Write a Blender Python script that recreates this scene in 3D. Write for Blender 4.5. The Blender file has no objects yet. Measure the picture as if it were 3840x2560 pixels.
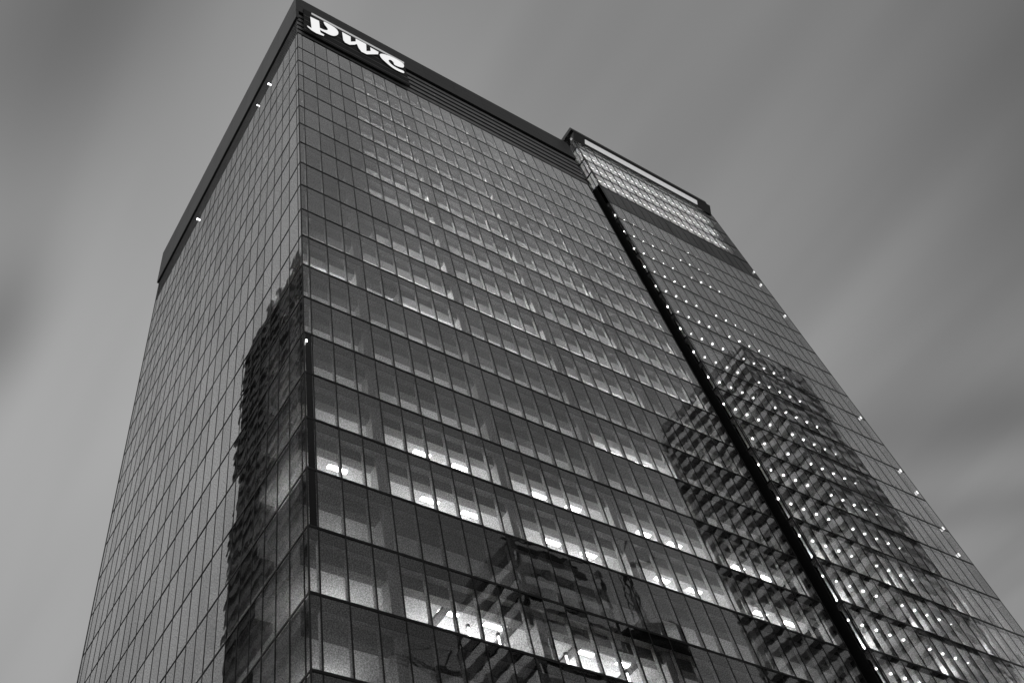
import bpy, bmesh, math, random
from mathutils import Vector, Matrix
from mathutils.geometry import tessellate_polygon
random.seed(7)
sc = bpy.context.scene
COL = sc.collection

# ------------------------------------------------------------------ camera
Z0 = 58.905                      # height of the reference floor line (k = 0)
def Zk(k): return Z0 + 4.0 * k
CAM = Vector((-16.495, -31.175, 1.6))
AZ, EL, RO = 0.7379, 0.9757, -0.2309
fw = Vector((math.cos(EL)*math.sin(AZ), math.cos(EL)*math.cos(AZ), math.sin(EL)))
rt = Vector((math.cos(AZ), -math.sin(AZ), 0.0)); up = rt.cross(fw)
r2 = rt*math.cos(RO) + up*math.sin(RO)
u2 = -rt*math.sin(RO) + up*math.cos(RO)
cd = bpy.data.cameras.new('camera'); cam = bpy.data.objects.new('camera', cd); COL.objects.link(cam)
cam.matrix_world = Matrix(((r2.x, u2.x, -fw.x, CAM.x), (r2.y, u2.y, -fw.y, CAM.y), (r2.z, u2.z, -fw.z, CAM.z), (0, 0, 0, 1)))
cd.sensor_width = 36.0; cd.sensor_fit = 'HORIZONTAL'; cd.lens = 3634.5/3840*36
cd.shift_x = 273.1/3840; cd.shift_y = -197.0/3840
cd.clip_start = 0.5; cd.clip_end = 6000
sc.camera = cam

# ------------------------------------------------------------------ sky and light
SUN_EL, SUN_AZ = math.radians(6), math.radians(-75)
w = bpy.data.worlds.new('World'); sc.world = w; w.use_nodes = True
nt = w.node_tree; nt.nodes.clear(); N = nt.nodes.new; LK = nt.links.new
def node(t, **k):
    n = N(t)
    for a, b in k.items(): setattr(n, a, b)
    return n
def math_(op, a, b=None, c=None, clamp=False):
    n = N('ShaderNodeMath'); n.operation = op; n.use_clamp = clamp
    for i, v in enumerate((a, b, c)):
        if v is None: continue
        if isinstance(v, (int, float)): n.inputs[i].default_value = v
        else: LK(v, n.inputs[i])
    return n.outputs[0]
sky = node('ShaderNodeTexSky', sky_type='NISHITA', sun_disc=False, sun_elevation=SUN_EL, sun_rotation=SUN_AZ)
bw = N('ShaderNodeRGBToBW'); LK(sky.outputs[0], bw.inputs[0])
tc = N('ShaderNodeTexCoord'); sep = N('ShaderNodeSeparateXYZ'); LK(tc.outputs['Generated'], sep.inputs[0])
zz = math_('MAXIMUM', sep.outputs[2], 0.06)
px = math_('DIVIDE', sep.outputs[0], zz); py = math_('DIVIDE', sep.outputs[1], zz)
comb = N('ShaderNodeCombineXYZ'); LK(px, comb.inputs[0]); LK(py, comb.inputs[1])
def cloud(rot, sx, sy, off, detail):
    mp = N('ShaderNodeMapping'); LK(comb.outputs[0], mp.inputs[0])
    mp.inputs['Rotation'].default_value = (0, 0, math.radians(rot)); mp.inputs['Scale'].default_value = (sx, sy, 1)
    mp.inputs['Location'].default_value = off
    nz = N('ShaderNodeTexNoise'); LK(mp.outputs[0], nz.inputs[0])
    nz.inputs['Scale'].default_value = 1.0; nz.inputs['Detail'].default_value = detail; nz.inputs['Roughness'].default_value = 0.5
    return nz.outputs[0]
c1 = cloud(-10.0, 3.4, 0.55, (2.3, 0.4, 0.0), 2.0)
c2 = cloud(-10.0, 9.0, 1.2, (0.3, 5.4, 2.0), 2.0)
c3 = cloud(0.0, 0.9, 0.9, (4.1, 1.7, 5.0), 1.0)
cl = math_('ADD', math_('MULTIPLY', c1, 0.5), math_('ADD', math_('MULTIPLY', c2, 0.12), math_('MULTIPLY', c3, 0.38)))
clf = math_('MULTIPLY_ADD', math_('SUBTRACT', cl, 0.5), 2.0, 1.0)
# heavier banks of cloud, long and soft, where they hang over the tower
ss = math_('ADD', math_('MULTIPLY', px, -0.18), math_('MULTIPLY', py, 0.98))
ts = math_('ADD', math_('MULTIPLY', px, 0.98), math_('MULTIPLY', py, 0.18))
def bank(s0, t0, a, b, th, amp):
    global clf
    ds = math_('SUBTRACT', ss, s0); dt = math_('SUBTRACT', ts, t0); c, q = math.cos(th), math.sin(th)
    u = math_('DIVIDE', math_('ADD', math_('MULTIPLY', ds, c), math_('MULTIPLY', dt, q)), a)
    v = math_('DIVIDE', math_('SUBTRACT', math_('MULTIPLY', dt, c), math_('MULTIPLY', ds, q)), b)
    g = math_('EXPONENT', math_('MULTIPLY', math_('ADD', math_('MULTIPLY', u, u), math_('MULTIPLY', v, v)), -1.0))
    clf = math_('MULTIPLY', clf, math_('SUBTRACT', 1.0, math_('MULTIPLY', g, amp)))
bank(0.36, 0.02, 0.30, 0.10, 0.0, 0.50)
bank(-0.32, 0.95, 0.34, 0.42, -0.6, 0.60)
bank(0.08, 0.40, 0.22, 0.22, 0.0, 0.22)
bank(0.78, 0.15, 0.13, 0.05, 0.15, 0.42)
bank(0.02, 1.42, 0.30, 0.09, -0.7, 0.38)
bank(0.16, 1.56, 0.34, 0.06, -0.7, 0.25)
clf = math_('MAXIMUM', clf, 0.25)
veil = math_('MULTIPLY', clf, 2.75)                # overcast veil, in the same units as the clear sky
dusk = math_('MULTIPLY_ADD', math_('ADD', math_('MULTIPLY', sep.outputs[0], math.sin(math.radians(-40))), math_('MULTIPLY', sep.outputs[1], math.cos(math.radians(-40)))), 0.22, 1.0)
veil = math_('MULTIPLY', veil, dusk)
tot = math_('ADD', veil, math_('MULTIPLY', bw.outputs[0], 0.25))
cc = N('ShaderNodeCombineColor')
for i in range(3): LK(tot, cc.inputs[i])
bg = N('ShaderNodeBackground'); LK(cc.outputs[0], bg.inputs[0]); bg.inputs[1].default_value = 0.10
wo = N('ShaderNodeOutputWorld'); LK(bg.outputs[0], wo.inputs[0])

sl = bpy.data.lights.new('sun', 'SUN'); sl.energy = 1.1; sl.angle = math.radians(20); sl.color = (1, 1, 1)
so = bpy.data.objects.new('sun', sl); COL.objects.link(so)
sd = Vector((math.cos(math.radians(25))*math.sin(SUN_AZ), math.cos(math.radians(25))*math.cos(SUN_AZ), math.sin(math.radians(25))))
so.rotation_euler = (-sd).to_track_quat('-Z', 'Y').to_euler(); so.location = (-60, 20, 200)

sc.view_settings.view_transform = 'Standard'; sc.view_settings.look = 'None'
sc.view_settings.exposure = 0.0; sc.view_settings.gamma = 1.0; sc.view_settings.use_curve_mapping = False
sc.render.engine = 'CYCLES'
sc.cycles.use_denoising = True
sc.cycles.max_bounces = 8; sc.cycles.transparent_max_bounces = 16
sc.cycles.diffuse_bounces = 6; sc.cycles.glossy_bounces = 3
sc.cycles.sample_clamp_indirect = 12.0
sc.cycles.caustics_reflective = False; sc.cycles.caustics_refractive = False

# ------------------------------------------------------------------ materials (the picture is black and white: all greys)
def newmat(name):
    m = bpy.data.materials.new(name); m.use_nodes = True
    m.node_tree.nodes.clear(); return m, m.node_tree
def pbr(name, v, rough=0.6, metal=0.0, nscale=0.8, nvar=0.15, spec=0.5, bump=0.0, fine=6.0):
    m, t = newmat(name); n = t.nodes.new; l = t.links.new
    o = n('ShaderNodeOutputMaterial'); b = n('ShaderNodeBsdfPrincipled'); l(b.outputs[0], o.inputs[0])
    g = n('ShaderNodeNewGeometry')
    z1 = n('ShaderNodeTexNoise'); l(g.outputs['Position'], z1.inputs[0]); z1.inputs['Scale'].default_value = nscale; z1.inputs['Detail'].default_value = 6
    mr = n('ShaderNodeMapRange'); l(z1.outputs[0], mr.inputs[0]); mr.inputs[1].default_value = 0.3; mr.inputs[2].default_value = 0.7
    mr.inputs[3].default_value = v*(1-nvar); mr.inputs[4].default_value = v*(1+nvar)
    c = n('ShaderNodeCombineColor')
    for i in range(3): l(mr.outputs[0], c.inputs[i])
    l(c.outputs[0], b.inputs['Base Color'])
    b.inputs['Roughness'].default_value = rough; b.inputs['Metallic'].default_value = metal; b.inputs['Specular IOR Level'].default_value = spec
    if bump:
        z2 = n('ShaderNodeTexNoise'); l(g.outputs['Position'], z2.inputs[0]); z2.inputs['Scale'].default_value = fine
        bp = n('ShaderNodeBump'); l(z2.outputs[0], bp.inputs['Height']); bp.inputs['Distance'].default_value = bump; l(bp.outputs[0], b.inputs['Normal'])
    return m
def glow(name, s):
    m, t = newmat(name); n = t.nodes.new
    o = n('ShaderNodeOutputMaterial'); e = n('ShaderNodeEmission'); t.links.new(e.outputs[0], o.inputs[0])
    e.inputs[0].default_value = (1, 1, 1, 1); e.inputs[1].default_value = s
    return m
def glass(name, r0, tint, wav=0.00026, grain=0.5, power=4.0, gain=1.4):
    m, t = newmat(name); n = t.nodes.new; l = t.links.new
    def M(op, a, b=None, clamp=False):
        x = n('ShaderNodeMath'); x.operation = op; x.use_clamp = clamp
        for i, v in enumerate((a, b)):
            if v is None: continue
            if isinstance(v, (int, float)): x.inputs[i].default_value = v
            else: l(v, x.inputs[i])
        return x.outputs[0]
    o = n('ShaderNodeOutputMaterial'); mx = n('ShaderNodeMixShader'); l(mx.outputs[0], o.inputs[0])
    tr = n('ShaderNodeBsdfTransparent'); gl = n('ShaderNodeBsdfGlossy')
    g = n('ShaderNodeNewGeometry')
    # slow roller waves of the tempered panes
    z = n('ShaderNodeTexNoise'); l(g.outputs['Position'], z.inputs[0]); z.inputs['Scale'].default_value = 0.75; z.inputs['Detail'].default_value = 1.5
    bp = n('ShaderNodeBump'); l(z.outputs[0], bp.inputs['Height']); bp.inputs['Distance'].default_value = wav*10; bp.inputs['Strength'].default_value = 1.0
    l(bp.outputs[0], gl.inputs['Normal'])
    # image grain put in as fine speckle in reflection and tint
    d = n('ShaderNodeTexNoise'); l(g.outputs['Position'], d.inputs[0]); d.inputs['Scale'].default_value = 13.0; d.inputs['Detail'].default_value = 4.0; d.inputs['Roughness'].default_value = 0.8
    dm = n('ShaderNodeMapRange'); l(d.outputs[0], dm.inputs[0]); dm.inputs[1].default_value = 0.40; dm.inputs[2].default_value = 0.60
    dm.inputs[3].default_value = 1-grain; dm.inputs[4].default_value = 1.0+grain*0.35
    cc = n('ShaderNodeCombineColor')
    for i in range(3): l(dm.outputs[0], cc.inputs[i])
    l(cc.outputs[0], gl.inputs['Color']); gl.inputs['Roughness'].default_value = 0.0
    tm = n('ShaderNodeMapRange'); l(d.outputs[0], tm.inputs[0]); tm.inputs[1].default_value = 0.40; tm.inputs[2].default_value = 0.60
    tm.inputs[3].default_value = tint*(1-grain*0.45); tm.inputs[4].default_value = tint
    c2 = n('ShaderNodeCombineColor')
    for i in range(3): l(tm.outputs[0], c2.inputs[i])
    l(c2.outputs[0], tr.inputs[0])
    lw = n('ShaderNodeLayerWeight'); lw.inputs[0].default_value = 0.5
    f = M('MINIMUM', M('ADD', M('MULTIPLY', M('POWER', lw.outputs['Facing'], power), gain), r0), 0.92)
    # every pane has its own batch of coating: a little more or less mirror
    sp = n('ShaderNodeSeparateXYZ'); l(g.outputs['Position'], sp.inputs[0])
    q = n('ShaderNodeCombineXYZ')
    l(M('FLOOR', M('DIVIDE', M('SUBTRACT', M('ADD', sp.outputs[0], sp.outputs[1]), 0.54), 1.486)), q.inputs[0])
    l(M('FLOOR', M('DIVIDE', M('SUBTRACT', sp.outputs[2], 58.905), 4.0)), q.inputs[2])
    wn = n('ShaderNodeTexWhiteNoise'); l(q.outputs[0], wn.inputs[0])
    f = M('MULTIPLY', f, M('ADD', M('MULTIPLY', wn.outputs[0], 0.22), 0.89))
    f = M('MULTIPLY', f, M('SUBTRACT', 1.0, g.outputs['Backfacing']))
    l(f, mx.inputs[0]); l(tr.outputs[0], mx.inputs[1]); l(gl.outputs[0], mx.inputs[2])
    return m
M_GLASS = glass('coated_facade_glass', 0.13, 0.88, power=5.0, gain=3.3, grain=0.66)
M_GLASS2 = glass('clear_crown_glass', 0.04, 0.92, grain=0.3, gain=0.9)
M_JOINT = pbr('black_joint', 0.012, 0.5, 0, spec=0.3)
M_FIN = pbr('pale_inner_mullion', 0.55, 0.5)
M_SPAN = pbr('spandrel_backing', 0.02, 0.8, nvar=0.25)
M_SOFF = pbr('perimeter_soffit', 0.5, 0.8)
M_BULK = pbr('blind_pelmet', 0.22, 0.8, nvar=0.1)
M_CEIL = pbr('white_ceiling_tile', 0.75, 0.9, nvar=0.05)
M_WALL = pbr('painted_partition', 0.78, 0.9, nvar=0.05)
M_CORE = pbr('core_wall_paint', 0.7, 0.9)
M_FLOOR = pbr('pale_floor', 0.50, 0.95)
M_COLM = pbr('painted_column', 0.62, 0.7, nvar=0.06)
M_LOUV = pbr('grey_louvre_metal', 0.22, 0.45, 0.3, nvar=0.2)
M_PAR = pbr('dark_parapet_cladding', 0.032, 0.5, 0.4, nscale=0.25, nvar=0.25)
M_BLACK = pbr('black_slot_cladding', 0.01, 0.6, spec=0.2)
M_DGLASS = glass('dark_screen_glass', 0.02, 0.25, gain=0.8)
M_LAMP = glow('office_lamp_bright', 60.0)
M_LAMPM = glow('office_lamp_medium', 22.0)
M_LAMPL = glow('office_lamp_low', 5.0)
M_DOWN = [glow('downlight_lens', v) for v in (26.0, 14.0, 7.0)]
M_DASH = glow('linear_lamp_diffuser', 3.0)
M_WASH = glow('hidden_wash_glow', 70.0)
M_COVE = glow('cove_lamp', 0.8)
M_SOFL = glow('glowing_soffit_panel', 0.5)
M_LETTER = glow('lit_letter_face', 0.9)
M_RAIL = glow('dim_lit_rail', 0.45)
M_LETTERSIDE = pbr('letter_return', 0.08, 0.5)

# ------------------------------------------------------------------ mesh helpers
def box_vf(bl, x0, x1, y0, y1, z0, z1):
    i = len(bl[0])
    bl[0].extend([(x0,y0,z0),(x1,y0,z0),(x1,y1,z0),(x0,y1,z0),(x0,y0,z1),(x1,y0,z1),(x1,y1,z1),(x0,y1,z1)])
    bl[1].extend([(i,i+3,i+2,i+1),(i+4,i+5,i+6,i+7),(i,i+1,i+5,i+4),(i+1,i+2,i+6,i+5),(i+2,i+3,i+7,i+6),(i+3,i,i+4,i+7)])
def block(*a):
    q = ([], []); box_vf(q, *a); return q
def mesh_of(name, bl, mat):
    me = bpy.data.meshes.new(name); me.from_pydata(bl[0], [], bl[1]); me.materials.append(mat); me.update(); return me
def link(name, me, parent=None, loc=None):
    o = bpy.data.objects.new(name, me); COL.objects.link(o)
    if parent: o.parent = parent
    if loc is not None: o.location = loc
    return o
def box(name, mat, parent, x0, x1, y0, y1, z0, z1, bevel=0):
    if x1 < x0: x0, x1 = x1, x0
    if y1 < y0: y0, y1 = y1, y0
    cx, cy, cz = (x0+x1)/2, (y0+y1)/2, (z0+z1)/2
    bl = ([], []); box_vf(bl, x0-cx, x1-cx, y0-cy, y1-cy, z0-cz, z1-cz)
    return link(name, mesh_of(name, bl, mat), parent, (cx, cy, cz))
def empty(name, loc, label, cat, group=None):
    o = bpy.data.objects.new(name, None); COL.objects.link(o); o.location = loc
    o['label'] = label; o['category'] = cat
    if group: o['group'] = group
    return o
class Face:
    """a facade plane: u runs along it, d goes into the building"""
    def __init__(s, kind, ox, oy): s.kind, s.ox, s.oy = kind, ox, oy
    def xy(s, u0, u1, d0, d1):
        if s.kind == 'R': return (s.ox+u0, s.ox+u1, s.oy+d0, s.oy+d1)
        return (s.ox+d0, s.ox+d1, s.oy+u0, s.oy+u1)
    def box(s, name, mat, parent, u0, u1, d0, d1, z0, z1):
        return box(name, mat, parent, *s.xy(u0, u1, d0, d1), z0, z1)
MOD = 1.488
TOP = Zk(12.15)                # top of the glass
LINES = [Zk(k) for k in range(-13, 12)]
GROUNDZ = 0.0

tower = empty('office_tower', (0, 0, 0), 'tall glass office tower with a black vertical slot and a lit crown', 'office tower')

def pixel(P):
    d = Vector(P) - CAM; z = d.dot(fw)
    if z <= 0: return None
    return (1920-273.1+3634.5*d.dot(r2)/z, 1280-197-3634.5*d.dot(u2)/z)

FR = Face('R', 0.0, 0.0); FL = Face('L', 0.0, 0.0)
FQ = Face('R', 41.82, -0.694)             # the right-hand volume, a little proud
UR = [0.0] + [0.578 + MOD*i for i in range(28)] ; UR[-1] = 40.67
UL = [0.0] + [0.48 + 1.48*i for i in range(27)]; DEPTH = 39.7; UL = [u for u in UL if u < DEPTH-0.3] + [DEPTH]
UQ = [0.0] + [0.28 + MOD*i for i in range(18)]; UQ = [u for u in UQ if u < 25.4] + [25.85]
TOPQ = Zk(15.4)
QL = LINES + []                            # floor lines of the right-hand volume
CROWN = [Zk(12.15), Zk(13.05), Zk(14.0), Zk(14.95)]

# ---- panes -----------------------------------------------------------------
panes = []      # (face, u0, u1, z0, z1, material)
def add_panes(F, U, Z, mat=None, crown=False):
    for i in range(len(U)-1):
        for j in range(len(Z)-1):
            m = mat if mat else M_GLASS
            panes.append((F, U[i], U[i+1], Z[j], Z[j+1], m))
add_panes(FR, UR, [0.0]+LINES+[TOP]); add_panes(FL, UL, [0.0]+LINES+[TOP])
add_panes(FQ, UQ, [0.0]+LINES)
add_panes(FQ, UQ, [LINES[-1], CROWN[0]], M_DGLASS)
add_panes(FQ, UQ, CROWN+[TOPQ], M_GLASS2)
FRET = Face('L', 41.82, -0.694)           # the narrow return of the right-hand volume
add_panes(FRET, [0.0, 0.50], [0.0]+LINES); add_panes(FRET, [0.0, 0.50], [LINES[-1], CROWN[0]], M_DGLASS)
add_panes(FRET, [0.0, 0.50, 1.22], CROWN+[TOPQ], M_GLASS2)
def area(p):
    F, u0, u1, z0, z1, m = p
    pts = []
    for (u, z) in ((u0, z0), (u1, z0), (u1, z1), (u0, z1)):
        x0, x1, y0, y1 = F.xy(u, u, 0, 0); q = pixel((x0, y0, z))
        if q is None: return 0
        pts.append(q)
    cx = sum(q[0] for q in pts)/4; cy = sum(q[1] for q in pts)/4
    if not (-40 < cx < 3880 and -40 < cy < 2600): return 0
    return abs(sum(pts[i][0]*pts[(i+1) % 4][1]-pts[(i+1) % 4][0]*pts[i][1] for i in range(4)))/2
panes.sort(key=area, reverse=True)
meshcache = {}
rest = {}
for idx, p in enumerate(panes):
    F, u0, u1, z0, z1, m = p
    cu, cz = (u0+u1)/2, (z0+z1)/2; x0, x1, y0, y1 = F.xy(cu, cu, 0, 0)
    hw, hh = (u1-u0)/2-0.012, (z1-z0)/2-0.012
    ta, tb = random.gauss(0, 0.0016), random.gauss(0, 0.0014)
    if idx < 298:
        key = (F.kind, round(hw, 3), round(hh, 3), m.name)
        if key not in meshcache:
            bl = ([], [])
            if F.kind == 'R': box_vf(bl, -hw, hw, 0, 0.02, -hh, hh)
            else: box_vf(bl, 0, 0.02, -hw, hw, -hh, hh)
            meshcache[key] = mesh_of('glass_pane', bl, m)
        o = link('glass_pane', meshcache[key], tower, (x0, y0, cz))
        o.rotation_euler = (ta, 0, tb) if F.kind == 'R' else (0, ta, tb)
    else:
        bl = rest.setdefault(m.name, ([], [], m)); n0 = len(bl[0])
        if F.kind == 'R': box_vf(bl, -hw, hw, 0, 0.02, -hh, hh)
        else: box_vf(bl, 0, 0.02, -hw, hw, -hh, hh)
        for i in range(n0, n0+8):
            x, y, z = bl[0][i]
            if F.kind == 'R': y += x*tb - z*ta
            else: x += z*ta - y*tb
            bl[0][i] = (x+x0, y+y0, z+cz)
for k, bl in rest.items():
    o = link('small_glass_panes', mesh_of('small_glass_panes', (bl[0], bl[1]), bl[2]), tower); o['kind'] = 'stuff'

# ---- joints ------------------------------------------------------------------
def mullions(F, U, z0, z1, wd=0.027, fin=True, skip_ends=False):
    for i, u in enumerate(U):
        if skip_ends and i in (0, len(U)-1): continue
        a, b = (u-wd, u+wd)
        if i == 0: a, b = u+0.012, u+0.05
        if i == len(U)-1: a, b = u-0.05, u-0.012
        F.box('mullion', M_JOINT, tower, a, b, -0.022, 0.05, z0, z1)
        if fin and 0 < i < len(U)-1: F.box('inner_mullion', M_FIN, tower, u-0.05, u+0.05, 0.052, 0.25, z0, z1)
mullions(FR, UR, 0.0, TOP); mullions(FL, UL, 0.0, TOP, 0.018, fin=False); mullions(FQ, UQ, 0.0, Zk(11)-0.06, 0.015)
mullions(FQ, UQ, Zk(11)+0.06, CROWN[0]-0.06, 0.012, fin=False)
mullions(FQ, UQ, CROWN[0]+0.06, TOPQ, 0.045, fin=False)
for F, U in ((FR, UR), (FL, UL), (FQ, UQ)):
    for z in LINES + ([TOP] if F is not FQ else []):
        F.box('transom', M_JOINT, tower, U[0]+0.02, U[-1]-0.02, -0.030, 0.044, z-(0.045 if F is FL else 0.07), z+(0.045 if F is FL else 0.07))
for z in CROWN: FQ.box('transom', M_JOINT, tower, 0.02, 25.83, -0.034, 0.055, z-0.09, z+0.09)
for z in LINES: FRET.box('transom', M_JOINT, tower, 0.0, 0.50, -0.030, 0.044, z-0.05, z+0.05)
for z in CROWN: FRET.box('transom', M_JOINT, tower, 0.0, 1.22, -0.034, 0.055, z-0.08, z+0.08)
FRET.box('mullion', M_JOINT, tower, 0.47, 0.53, -0.024, 0.05, 0, TOPQ)
FRET.box('mullion', M_JOINT, tower, -0.018, 0.045, -0.027, 0.05, 0, TOPQ)

# ---- storeys -------------------------------------------------------------------
def storey(F, u0, u1, zb, zt, d0=6.0, bulk=True, cz=1.0, end0=0.1, end1=0.1):
    a, b = u0+end0, u1-end1
    F.box('spandrel_panel', M_SPAN, tower, a, b, 0.046, 0.10, zt-(0.76 if bulk else 0.46), zt-0.004)
    if bulk:
        F.box('soffit', M_SOFF, tower, a, b, 0.10, 0.54, zt-0.757, zt-0.30)
        F.box('bulkhead', M_BULK, tower, a+0.01, b-0.01, 0.54, 1.09, zt-1.52, zt-0.30)
        F.box('ceiling', M_CEIL, tower, a, b, 1.09, d0, zt-cz, zt-0.30)
    else:
        F.box('ceiling', M_CEIL, tower, a, b, 0.10, d0, zt-0.457, zt-0.30)
    F.box('floor_slab', M_FLOOR, tower, a, b, 0.10, d0, zt-0.297, zt-0.003)
Zs = [0.0]+LINES
for j in range(len(Zs)):
    zb = Zs[j]; zt = Zs[j+1] if j+1 < len(Zs) else TOP
    storey(FR, 0, 40.67, zb, zt, end0=0.1)
    storey(FL, 6.0, DEPTH, zb, zt, end0=0.003)
    if zt <= Zk(11)+0.1: storey(FQ, 0, 25.85, zb, zt, bulk=False, end0=0.06)
FQ.box('screen_panel', M_SPAN, tower, 0.06, 25.8, 0.08, 0.16, Zk(11)+0.01, CROWN[0]-0.01)
# cores
box('core_wall', M_CORE, tower, 6.01, 40.4, 6.01, DEPTH-0.2, 0.0, TOP-0.3)
box('core_wall', M_CORE, tower, 42.0, 67.4, 5.4, DEPTH-0.2, 0.0, Zk(11))
# columns
for F, us in ((FR, [0.578+MOD*(8.65+6*j) for j in (-1, 0, 1, 2, 3)]), (FQ, [0.28+MOD*(b+0.3) for b in (5, 11, 16)]), (FL, [0.48+1.48*(b+.65) for b in (8, 14, 20)])):
    for u in us: F.box('column', M_COLM, tower, u, u+0.55, 0.36, 1.02 if F is not FQ else 0.9, 0.0, TOP-0.1 if F is not FQ else Zk(11)-0.1)

# rooms: light level per storey and span of modules (0 = dark)
ROOMS = {11: [(0,5,0), (5,27,2.6)], 3: [(0,6,.1), (6,27,3.6)], 2: [(0,4,.1), (4,27,3.6)], 1: [(0,3,.5), (3,27,2.4)],
         0: [(0,3,2.2), (3,5,.15), (5,9,2.0), (9,15,.8), (15,21,2.0), (21,27,.5)],
         -1: [(0,24,.25), (24,27,1.2)], -2: [(0,15,.22), (15,21,2), (21,27,.15)], -3: [(0,27,.2)],
         -4: [(0,3,.4), (3,27,.85)], -5: [(0,27,.9)], -6: [(0,3,.16), (3,15,0.03), (15,27,.12)], -7: [(0,3,.3), (3,15,.8), (15,27,.12)], -8: [(0,3,.12), (3,15,0.03), (15,27,.08)]}
for k in range(4, 11): ROOMS[k] = [(0,4,.07), (4,27,4.6+0.5*((k*7) % 3))]
lampmesh = {}
def lampmat(lv):
    key = round(lv, 2)
    if key not in lampmesh:
        m = glow('ceiling_and_fill_lamp_%s' % str(key).replace('.', '_'), 165.0*key)
        bl = ([], []); box_vf(bl, -0.60, 0.60, -0.15, 0.15, -0.04, 0.04)
        lampmesh[key] = mesh_of('ceiling_and_fill_light', bl, m)
    return lampmesh[key]
for k, rooms in ROOMS.items():
    zt = Zk(k+1) if k < 11 else TOP
    for (a0, a1, lv) in rooms:
        if a1 < 27:
            u = 0.578+MOD*a1+0.10
            FR.box('partition_wall', M_WALL, tower, u, u+0.12, 0.56, 5.99, Zk(k)+0.01, zt-1.53)
        for j in range(-1, 5):
            for q in (2.7, 4.6):
                a = 3+6*j+q
                if a0 <= a-0.5 and a+0.5 <= a1 and lv > 0:
                    lv2 = lv
                    if lv >= 0.8: link('ceiling_and_fill_light', lampmat(0.12), tower, (0.578+MOD*a, 1.95, zt-0.972))
                    link('ceiling_and_fill_light', lampmat(lv), tower, (0.578+MOD*a, 4.3, zt-2.15))  # hidden fill lamp added to brighten the ceiling, weak in unlit rooms too
        if a1-a0 <= 5 and lv > 0 and not any(a0 <= 3+6*j+q-0.5 and 3+6*j+q+0.5 <= a1 for j in range(-1, 5) for q in (2.7, 4.6)):
            link('ceiling_and_fill_light', lampmat(lv), tower, (0.578+MOD*(a0+a1)/2, 4.3, zt-2.15))  # the same added fill for narrow rooms
# left side: one long row of lamps per floor
mL = glow('long_row_lamp', 34.0); mL2 = glow('long_row_lamp_low', 12.0)
for k in range(-9, 12):
    zt = Zk(k+1) if k < 11 else TOP
    FL.box('linear_lamp', mL if k >= 0 else mL2, tower, 8.0, DEPTH-3, 2.6, 2.75, zt-1.15, zt-1.07)
# pendants and wall notices of the lit low floor
def cyl(r, h, n=10):
    vs = [(r*math.cos(2*math.pi*i/n), r*math.sin(2*math.pi*i/n), s*h/2) for s in (-1, 1) for i in range(n)]
    fs = [(i, (i+1) % n, n+(i+1) % n, n+i) for i in range(n)] + [tuple(range(n-1, -1, -1)), tuple(range(n, 2*n))]
    return (vs, fs)
pm = mesh_of('pendant_lamp', cyl(0.055, 0.55), glow('pendant_tube', 9.0)); pr = mesh_of('canopy', cyl(0.11, 0.12), M_BLACK)
M_BEAM = pbr('dark_ceiling_beam', 0.08, 0.7)
zc = Zk(-6)-1.0
for a in (5.3, 8.1, 11.0, 13.8):
    u = 0.578+MOD*a
    FR.box('ceiling_beam', M_BEAM, tower, u, u+0.45, 1.095, 5.9, zc-0.14, zc-0.004)
for a in (4.75, 5.9, 10.0, 10.75):
    u = 0.578+MOD*a
    FR.box('ceiling_hatch', M_BEAM, tower, u-0.15, u+0.15, 1.16, 1.52, zc-0.05, zc-0.006)
for x in (9.745, 11.61, 15.97, 20.17):
    pl = link('pendant_lamp', pm, tower, (x, 1.4, 32.55)); link('canopy', pr, pl, (0.0, 0.0, 0.38))

# downlights of the right-hand volume, one to each module
dms = [mesh_of('downlight', cyl(0.075, 0.05, 12), m) for m in M_DOWN]; rd = random.Random(4)
COUNT = {10: range(0, 10), 9: range(0, 10), 8: range(0, 11), 7: range(0, 6), 6: range(0, 11), 5: range(0, 12), 4: range(0, 11), 3: range(0, 12),
         2: range(0, 12), 1: range(0, 11), 0: [1, 2, 4, 5, 6, 7, 8, 9, 10], -1: range(0, 11), -2: range(0, 11), -3: range(0, 10), -4: range(0, 11), -5: range(0, 10), -6: range(0, 9), -7: range(0, 8)}
for k, ii in COUNT.items():
    for i in ii: link('downlight', dms[2] if i == ii[-1] else dms[rd.choice((0, 0, 0, 1))], tower, (41.82+0.28+MOD*(i+0.86), -0.694+1.04, Zk(k)+3.50))
mR = glow('right_fill_glow', 40.0)
mR2 = glow('right_fill_glow_bright', 130.0)
for k in range(-7, 11):  # unseen fill boxes added to brighten these ceilings
    for a in (3.0, 9.0, 14.5):
        FQ.box('ceiling_and_fill_light', mR if k > -3 else mR2, tower, 0.28+MOD*a-0.6, 0.28+MOD*a+0.6, 3.2, 3.5, Zk(k)+2.60, Zk(k)+2.68)

# ---- crown of the right-hand volume ------------------------------------------
box('crown_back_wall', M_CEIL, tower, 43.0, 67.2, 1.15, 1.4, CROWN[0]+0.02, TOPQ)
for z in CROWN[:]:
    FQ.box('crown_floor', M_SOFF, tower, 0.14, 25.7, 0.12, 1.8, z-0.06, z+0.10)
dsm = mesh_of('linear_lamp', block(-0.52, 0.52, -0.03, 0.03, -0.03, 0.03), M_DASH)
tbm = mesh_of('hidden_wash', block(-0.48, 0.48, -0.015, 0.025, -0.015, 0.015), M_WASH)
for j, zt in enumerate([CROWN[1], CROWN[2], CROWN[3], TOPQ+0.2]):
    for i in range(0, 16):
        u = 0.28+MOD*(i+0.5)
        if u > 24: continue
        o = link('linear_lamp', dsm, tower, (41.82+u, -0.694+0.35, zt-0.95))
        link('hidden_wash', tbm, o, (0, 0.0, 0.055))  # hidden strip added above each lamp to brighten the back wall
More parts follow.
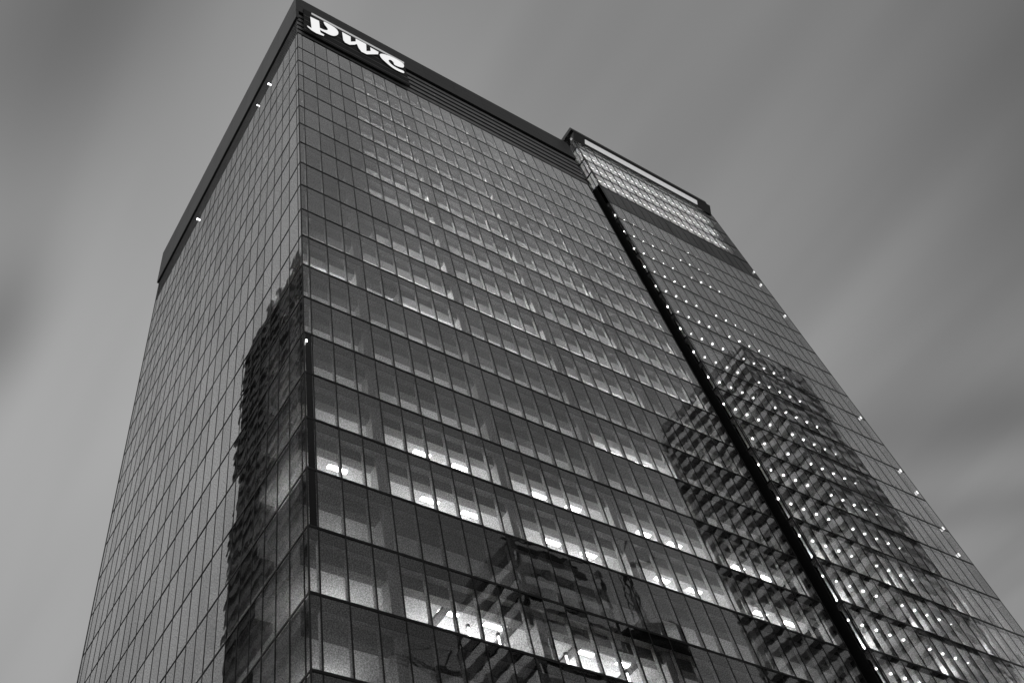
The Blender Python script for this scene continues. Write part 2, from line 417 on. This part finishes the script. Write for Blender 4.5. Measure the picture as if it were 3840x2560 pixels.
FQ.box('fascia', M_PAR, tower, -0.02, 25.4, -0.10, 0.6, TOPQ, Zk(15.58))
box('fascia', M_PAR, tower, 41.75, 42.3, -0.09, 6.0, CROWN[0], Zk(15.6)) if False else None
FQ.box('cove_reflector', M_CEIL, tower, 0.1, 25.6, 0.05, 0.4, Zk(15.58), Zk(15.84))
def slope(name, mat, x0, x1, prof, sh=0.0):
    vs = [(x, y, z) for x in (x0, x1) for (y, z) in prof]; n = len(prof)
    fs = [tuple(range(n)), tuple(range(2*n-1, n-1, -1))]+[(i, i+n, (i+1) % n+n, (i+1) % n) for i in range(n)]
    return link(name, mesh_of(name, (vs, fs), mat), tower)
ZC0, ZC1 = Zk(15.42), Zk(15.84)-0.004
slope('cornice', M_PAR, 41.70, 67.2, [(-0.83, ZC0), (-0.83, ZC0-0.12), (-0.75, ZC0-0.12), (-0.70, ZC1), (-1.46, ZC1)][::-1])
def onsl(t, o): 
    y0, z0, y1, z1 = -0.83, ZC0, -1.46, ZC1; L = math.hypot(y1-y0, z1-z0); ny, nz = -(z1-z0)/L, (y1-y0)/L
    return (y0+(y1-y0)*t+ny*o, z0+(z1-z0)*t+nz*o)
slope('soffit_glow', M_SOFL, 43.7, 64.5, [onsl(0.25, 0.004), onsl(0.25, 0.05), onsl(0.72, 0.05), onsl(0.72, 0.004)][::-1])  # light on the soffit put in as a glowing panel
box('roof_cap', M_PAR, tower, 41.30, 66.55, -1.50, 12.0, Zk(15.84), Zk(16.02))
box('return_cladding', M_BLACK, tower, 41.825, 42.3, -0.17, 6.0, 0.0, CROWN[0]+0.3)
box('return_cladding', M_PAR, tower, 41.83, 42.3, 0.55, 6.0, CROWN[0]+0.31, Zk(15.84))
box('slot_backing', M_BLACK, tower, 40.5, 41.82, 1.5, 2.0, 0.0, Zk(15.0))
box('slot_cheek', M_BLACK, tower, 40.64, 40.68, -0.02, 1.5, 0.0, Zk(14.1))
# far end of the right-hand volume, with its small end lamps
box('end_wall', M_JOINT, tower, 67.60, 67.68, -0.68, DEPTH, 0.0, Zk(15.84))
em = mesh_of('end_lamp', cyl(0.075, 0.30, 12), glow('end_lamp_glow', 1.2))
for x, z in ((67.2, 104.7), (66.5, 101.1), (66.8, 94.2), (66.7, 74.8), (66.8, 66.7), (66.9, 63.7), (66.7, 58.9), (65.9, 55.4)):
    o = link('end_lamp', em, tower, (x, -0.80, z))
em2 = mesh_of('facade_lamp_and_glint', cyl(0.09, 0.14, 12), glow('facade_lamp_and_glint_glow', 8.0))
em3 = mesh_of('facade_lamp_and_glint', cyl(0.06, 0.12, 12), em2.materials[0])
for y, m_ in ((6.9, em2), (9.8, em3), (26.5, em2)): link('facade_lamp_and_glint', m_, tower, (-0.12, y, TOP+0.15))
link('facade_lamp_and_glint', em3, tower, (0.12, -0.10, 49.9))  # reflected glint at the corner put in as a small glowing disc

# ---- louvre belt and parapet -----------------------------------------------------
LZ0, LZ1 = TOP+0.12, Zk(14.15); NR = 5; RH = (LZ1-LZ0)/NR
def louvres(F, U, LZ1, name='louvre_panel'):
    RH = (LZ1-LZ0)/NR
    sel = U[0:1]+U[1::2] if len(U) % 2 == 0 else U[0:1]+U[1::2]
    if sel[-1] != U[-1]: sel = sel+[U[-1]]
    cache = {}
    for r in range(NR):
        z = LZ0+r*RH
        for i in range(len(sel)-1):
            u0, u1 = sel[i]+0.012, sel[i+1]-0.012
            h = RH*0.78
            # a tilted blade: foot proud, head set back
            vs = []; n = []
            for (u, d, zz) in ((u0, -0.05, 0), (u1, -0.05, 0), (u1, 0.03, h), (u0, 0.03, h), (u0, 0.01, 0), (u1, 0.01, 0), (u1, 0.09, h), (u0, 0.09, h)):
                x0, x1, y0, y1 = F.xy(u-u0, u-u0, d, d); vs.append((x0-F.ox, y0-F.oy, zz))
            key = (F.kind, round(u1-u0, 3))
            if key not in cache:
                fs = [(0,1,2,3), (5,4,7,6), (4,5,1,0), (3,2,6,7), (4,0,3,7), (1,5,6,2)]
                if F.kind == 'L': fs = [tuple(reversed(f)) for f in fs]
                cache[key] = mesh_of(name, (vs, fs), M_LOUV)
            x0, x1, y0, y1 = F.xy(u0, u0, 0, 0)
            link(name, cache[key], tower, (x0, y0, z))
    F.box('louvre_backing', M_BLACK, tower, U[0]+(0.15 if F.kind == 'R' else 0.6), U[-1]-0.05, 0.12, 0.5, TOP+0.06, LZ1)
LZL, LZR = Zk(13.3), Zk(13.95)
louvres(FR, UR, LZR); louvres(FL, UL, LZL)
PT = Zk(15.2); PB = LZR+0.004
box('parapet', M_PAR, tower, -0.24, 40.75, -0.24, 0.35, PB, PT)
box('parapet', M_PAR, tower, -0.24, 0.35, 0.354, DEPTH+0.35, LZL+0.004, PT+0.003)
box('parapet', M_PAR, tower, 0.354, 67, DEPTH, DEPTH+0.35, PB, PT)
box('corner_infill', M_PAR, tower, -0.23, 0.12, -0.23, 0.352, LZL+0.01, PB-0.004)
for x in [4.4*i for i in range(1, 10)]: box('parapet_joint', M_JOINT, tower, x-0.02, x+0.02, -0.245, -0.2, PB+0.05, PT-0.05)
for y in [4.4*i for i in range(1, 9)]: box('parapet_joint', M_JOINT, tower, -0.245, -0.2, y-0.02, y+0.02, LZL+0.05, PT-0.05)
for z in (PT-1.3, PT-2.9): box('parapet_joint', M_JOINT, tower, 0.0, 40.6, -0.243, -0.2, z-0.025, z+0.025)
for z in (PT-1.3, PT-2.9): box('parapet_joint', M_JOINT, tower, -0.243, -0.2, 0.0, DEPTH, z-0.025, z+0.025)
box('roof_deck', M_FLOOR, tower, 0.3, 41.9, 0.3, DEPTH, Zk(14.3), Zk(14.4))
box('rear_wall', M_SPAN, tower, 0.0, 67.6, DEPTH+0.01, DEPTH+0.3, 0.0, LZ1)
box('plant_room', M_PAR, tower, 41.9, 67.5, 2.2, DEPTH-2, Zk(11.05), Zk(15.8))
# dark wavy reflection beside the corner, lower floors, put in as black panels
M_BGL = pbr('black_reflection_glass', 0.01, 0.08, spec=0.15, bump=0.01, fine=1.6)
for k in range(-6, -2):
    FR.box('corner_reflection', M_BGL, tower, 0.10, 0.50, -0.014, -0.004, Zk(k)+0.07, Zk(k+1)-0.07)

# ------------------------------------------------------------------ the lit sign
sign = empty('illuminated_sign', (7.2, -0.6, 108.6), 'glowing white lowercase letters pwc on a dark plate under the parapet at the near corner', 'sign')
def smooth(pts, n=3):
    # Catmull-Rom through the outline
    out = []; L = len(pts)
    for i in range(L):
        p0, p1, p2, p3 = (Vector(pts[(i+j-1) % L]) for j in range(4))
        for s in range(n):
            t = s/n
            q = 0.5*((2*p1)+(p2-p0)*t+(2*p0-5*p1+4*p2-p3)*t*t+(3*p1-p0-3*p2+p3)*t**3); out.append((q.x, q.y))
    return out
STEM = [(1.47,113.86),(2.62,114.05),(2.67,110.05),(1.56,109.82)]
FOOT = [(1.0,110.0),(1.54,109.85),(2.67,110.05),(3.16,109.9),(3.06,109.36),(2.11,108.95),(1.52,109.1),(1.05,109.61)]
BOWL = [(3.23,114.62),(3.58,114.86),(4.64,114.69),(5.09,113.96),(5.08,113.0),(4.84,112.11),(4.44,111.33),(3.93,110.95),(3.38,110.9),(2.71,110.9),(2.64,111.54),(3.16,111.66),(3.6,112.14),(3.71,112.71),(3.58,113.2),(3.35,113.76)]
WW = [(5.68,114.54),(6.82,114.46),(6.73,112.59),(7.45,113.66),(7.52,114.77),(8.95,114.84),(8.79,112.19),(9.42,113.05),(9.48,114.39),(10.61,114.33),(10.46,113.33),(8.73,111.01),(8.03,110.93),(7.71,111.79),(7.57,112.95),(7.16,112.12),(6.47,111.17),(5.91,111.1),(5.69,111.62)]
CC = [(10.7,113.6),(11.23,114.5),(12.3,115.1),(13.3,115.25),(14.1,114.9),(14.1,113.9),(13.79,113.17),(13.15,112.73),(12.62,112.68),(12.6,113.3),(12.3,113.75),(11.95,113.4),(11.9,112.7),(12.35,112.02),(13.06,111.91),(13.84,112.09),(13.75,111.28),(12.83,110.99),(12.07,111.18),(11.36,111.84),(10.84,112.54)]
lp = link('letter_p', bpy.data.meshes.new('letter_p'), sign)
def multi(o, polys, y0, y1, mat):
    bm = bmesh.new()
    for pi, pts in enumerate(polys):
        e = 0.004*pi
        f = [bm.verts.new((x-7.2, y0+0.6-e, z-108.6)) for x, z in pts]; b = [bm.verts.new((x-7.2, y1+0.6-e, z-108.6)) for x, z in pts]; n = len(pts)
        for tri in tessellate_polygon([[Vector((x, z, 0)) for x, z in pts]]):
            bm.faces.new([f[i] for i in tri]); bm.faces.new([b[i] for i in reversed(tri)])
        for i in range(n): bm.faces.new((f[(i+1) % n], f[i], b[i], b[(i+1) % n]))
    bmesh.ops.recalc_face_normals(bm, faces=bm.faces[:])
    for f_ in bm.faces: f_.material_index = 0 if f_.normal.y < -0.9 else 1
    bm.to_mesh(o.data); bm.free(); o.data.materials.append(mat); o.data.materials.append(M_LETTERSIDE)
multi(lp, [STEM, FOOT, smooth(BOWL)], -0.50, -0.36, M_LETTER)
lw_ = link('letter_w', bpy.data.meshes.new('letter_w'), sign); multi(lw_, [WW], -0.50, -0.36, M_LETTER)
lc_ = link('letter_c', bpy.data.meshes.new('letter_c'), sign); multi(lc_, [smooth(CC)], -0.50, -0.36, M_LETTER)
def sbox(name, mat, x0, x1, y0, y1, z0, z1):
    o = box(name, mat, sign, x0, x1, y0, y1, z0, z1); o.location = o.location-Vector((7.2, -0.6, 108.6)); return o
sbox('backing_plate', M_BLACK, 0.70, 14.4, -0.34, -0.28, 108.3, 116.2)
sbox('top_rail', M_RAIL, 1.7, 14.3, -0.50, -0.42, 115.35, 115.75)
for z in (109.0, 110.6, 112.2, 113.8): sbox('support_rail', M_LOUV, 0.75, 14.35, -0.36, -0.342, z, z+0.10)

# ------------------------------------------------------------------ ground
def sheet(name, x0, x1, y0, y1, z, mat):
    me = bpy.data.meshes.new(name); me.from_pydata([(x0,y0,z),(x1,y0,z),(x1,y1,z),(x0,y1,z)], [], [(0,1,2,3)]); me.materials.append(mat)
    o = link(name, me); o['kind'] = 'structure'; return o
sheet('ground', -2500, 2500, -2500, 2500, -0.15, pbr('worn_ground', 0.16, 0.9, nscale=0.05, nvar=0.3))
sheet('plaza_paving', -30, 90, -34, 60, -0.004, pbr('pale_plaza_paving', 0.35, 0.8, nscale=0.4, nvar=0.15))
sheet('road', -400, 400, -54, -38, -0.14, pbr('asphalt', 0.05, 0.85, nscale=2.0, nvar=0.2))

# ------------------------------------------------------------------ the towers opposite, seen only in the glass
M_BAND = pbr('pale_balcony_band', 0.85, 0.8, nscale=0.3, nvar=0.25)
M_DARKW = pbr('dark_recess_wall', 0.015, 0.7, nscale=0.5, nvar=0.5)
M_MIDW = pbr('mid_grey_wall', 0.12, 0.8, nscale=0.4, nvar=0.4)
M_WINL = glow('opposite_lit_window', 1.6)
def banded(name, label, x0, x1, y0, y1, h, fl, proj_, seed, cat='apartment tower', crown=True, band=None):
    rnd = random.Random(seed)
    cx, cy = (x0+x1)/2, (y0+y1)/2
    t = empty(name, (cx, cy, 0), label, cat)
    def b(nm, mat, a0, a1, b0, b1, c0, c1): return box(nm, mat, t, a0-cx, a1-cx, b0-cy, b1-cy, c0, c1)
    b('core_wall', M_DARKW, x0+proj_, x1-proj_, y0+proj_, y1-proj_, 0, h)
    n = int((h-6)/fl); cache = {}
    for i in range(n):
        z = 6+i*fl
        for s in ((x0, x1, y0, y1),):
            e = 0.4*rnd.random()
            if 'b' not in cache: cache['b'] = [mesh_of('balcony_band', block(-(x1-x0)/2, (x1-x0)/2, -(y1-y0)/2, (y1-y0)/2, 0, fl*0.42), band or M_BAND)]
            o = link('balcony_band', cache['b'][0], t, (0, 0, z)); 
    # piers
    for fx in (0.0, 0.33, 0.66, 1.0):
        for (px_, py_) in ((x0+(x1-x0-1)*fx, y0+0.2), (x0+(x1-x0-1)*fx, y1-1.2), (x0+0.2, y0+(y1-y0-1)*fx), (x1-1.2, y0+(y1-y0-1)*fx)):
            b('pier', M_MIDW, px_, px_+1.0, py_, py_+1.0, 0, h-rnd.random()*2)
    # roof structures
    if crown:
        b('roof_room', M_MIDW, x0+3, x0+(x1-x0)*.6, y0+3, y1-5, h, h+4)
        b('roof_room', M_DARKW, x0+(x1-x0)*.5, x1-2, y0+2, y1-3, h, h+2.2)
    wm = mesh_of('window', block(-0.7, 0.7, -0.05, 0.05, 0, 1.2), M_WINL)
    for i in range(16):
        f = rnd.randrange(8, n)
        side = rnd.choice('xy')
        if side == 'x':
            o = link('window', wm, t, (rnd.uniform(-.4, .4)*(x1-x0), (y1-proj_ if cy < 0 else y0+proj_)-cy+(0.06 if cy < 0 else -0.06), 6+f*fl+fl*0.45))
        else:
            o = link('window', wm, t, (x0+proj_-cx-0.06, rnd.uniform(-.4, .4)*(y1-y0), 6+f*fl+fl*0.45)); o.rotation_euler = (0, 0, math.pi/2)
    return t
T1 = banded('high_rise', 'tallest banded residential tower mirrored across the slot in the glass of the long facade', 208.4, 237.7, -119.1, -71.5, 260.5, 5.4, 2.4, 3, band=pbr('weathered_balcony_band', 0.34, 0.8, nscale=0.15, nvar=0.5))
T3 = banded('high_rise', 'banded tower mirrored low in the middle of the long glass facade', 72.5, 92.1, -83.6, -63.6, 115.0, 4.3, 1.8, 5)
L1 = banded('high_rise', 'dark broad tower mirrored in the lower right of the left facade', -78.0, -43.5, 72.0, 117.0, 215.0, 3.9, 0.5, 9, cat='office tower', crown=False)
for o in L1.children:
    if o.name.startswith('balcony_band'):
        o.data.materials[0] = M_MIDW
# stepped roof blocks on the last one
for i, (y0, y1, dh) in enumerate(((80, 88, 3.5), (91, 97, 2.2), (101, 104, 4.0), (72, 78, 5.0))):
    box('roof_room', M_MIDW, L1, -60+60.75, -43.9+60.75, y0-94.5, y1-94.5, 215, 215+dh)
# round tower with curved balconies
rtw = empty('round_tower', (109.5, -75.3, 0), 'round tower with wavy balcony rings mirrored low in the facade beside the square tower', 'apartment tower')
link('core_wall', mesh_of('core_wall', cyl(5.6, 106, 32), M_MIDW), rtw, (0, 0, 53))
rb = mesh_of('balcony_ring', cyl(8.6, 1.0, 40), M_BLACK)
for i in range(30):
    o = link('balcony_ring', rb, rtw, (0.9*math.sin(i*1.1), 0, 5+i*3.6))
    o.scale = (1+0.08*math.sin(i*2.3), 1, 1)
# tower crane standing between them
def bar(bl, a, b, r):
    a, b = Vector(a), Vector(b); d = (b-a).normalized(); s = d.orthogonal().normalized(); t = d.cross(s)
    i = len(bl[0])
    for p in (a, b):
        for (c, e) in ((1, 1), (-1, 1), (-1, -1), (1, -1)): bl[0].append(tuple(p+s*r*c+t*r*e))
    bl[1].extend([(i, i+1, i+2, i+3), (i+7, i+6, i+5, i+4)] + [(i+j, i+4+j, i+4+(j+1) % 4, i+(j+1) % 4) for j in range(4)])
def crane(x, y, h, ang, label, jib=26):
    t = empty('tower_crane', (x, y, 0), label, 'crane')
    b = ([], []); s = 0.9
    for c in ((-s, -s), (s, -s), (s, s), (-s, s)): bar(b, (c[0], c[1], 0), (c[0], c[1], h), 0.14)
    zz_ = 0
    while zz_ < h-3:
        bar(b, (-s, -s, zz_), (s, -s, zz_+3), 0.08); bar(b, (s, -s, zz_), (s, s, zz_+3), 0.08); bar(b, (s, s, zz_), (-s, s, zz_+3), 0.08); bar(b, (-s, s, zz_), (-s, -s, zz_+3), 0.08); zz_ += 3
    link('mast', mesh_of('mast', b, M_BLACK), t)
    j = ([], []); c, q = math.cos(ang), math.sin(ang)
    up_ = 0.55
    def P(r, o, dz): return (r*c-o*q, r*q+o*c, h+r*up_+dz)
    for (o, dz) in ((-.7, 0), (.7, 0), (0, 1.4)): bar(j, P(-2, o, dz), P(jib, o, dz), 0.13)
    r = 0
    while r < jib-2:
        bar(j, P(r, -.7, 0), P(r+1, 0, 1.4), .07); bar(j, P(r+1, 0, 1.4), P(r+2, .7, 0), .07); bar(j, P(r, -.7, 0), P(r+2, .7, 0), .07); r += 2
    link('jib', mesh_of('jib', j, M_BLACK), t)
    k = ([], []); bar(k, (0, 0, h), (-4*c, -4*q, h+7), .2); bar(k, (-4*c, -4*q, h+7), (jib*c, jib*q, h+jib*up_+1), .06); bar(k, (0, 0, h), (-7*c, -7*q, h), .5)
    link('counter_jib', mesh_of('counter_jib', k, M_BLACK), t)
    box('cab', M_BLACK, t, -1.2, 1.2, -1.2, 1.2, h-1, h+1.6)
    return t
# virtual directions az 49.5 / el 40 and az 36.5 / el 35.7
def place(az, dist): a = math.radians(az); return CAM.x+dist*math.sin(a), -(CAM.y+dist*math.cos(a))
x, y = place(50.3, 185); crane(x, y, 145, math.radians(215), 'lattice crane with raised jib mirrored beside the roof of the square tower')
x, y = place(36.4, 190); crane(x, y, 132, math.radians(200), 'small crane mirrored low in the facade left of the square tower', jib=10)
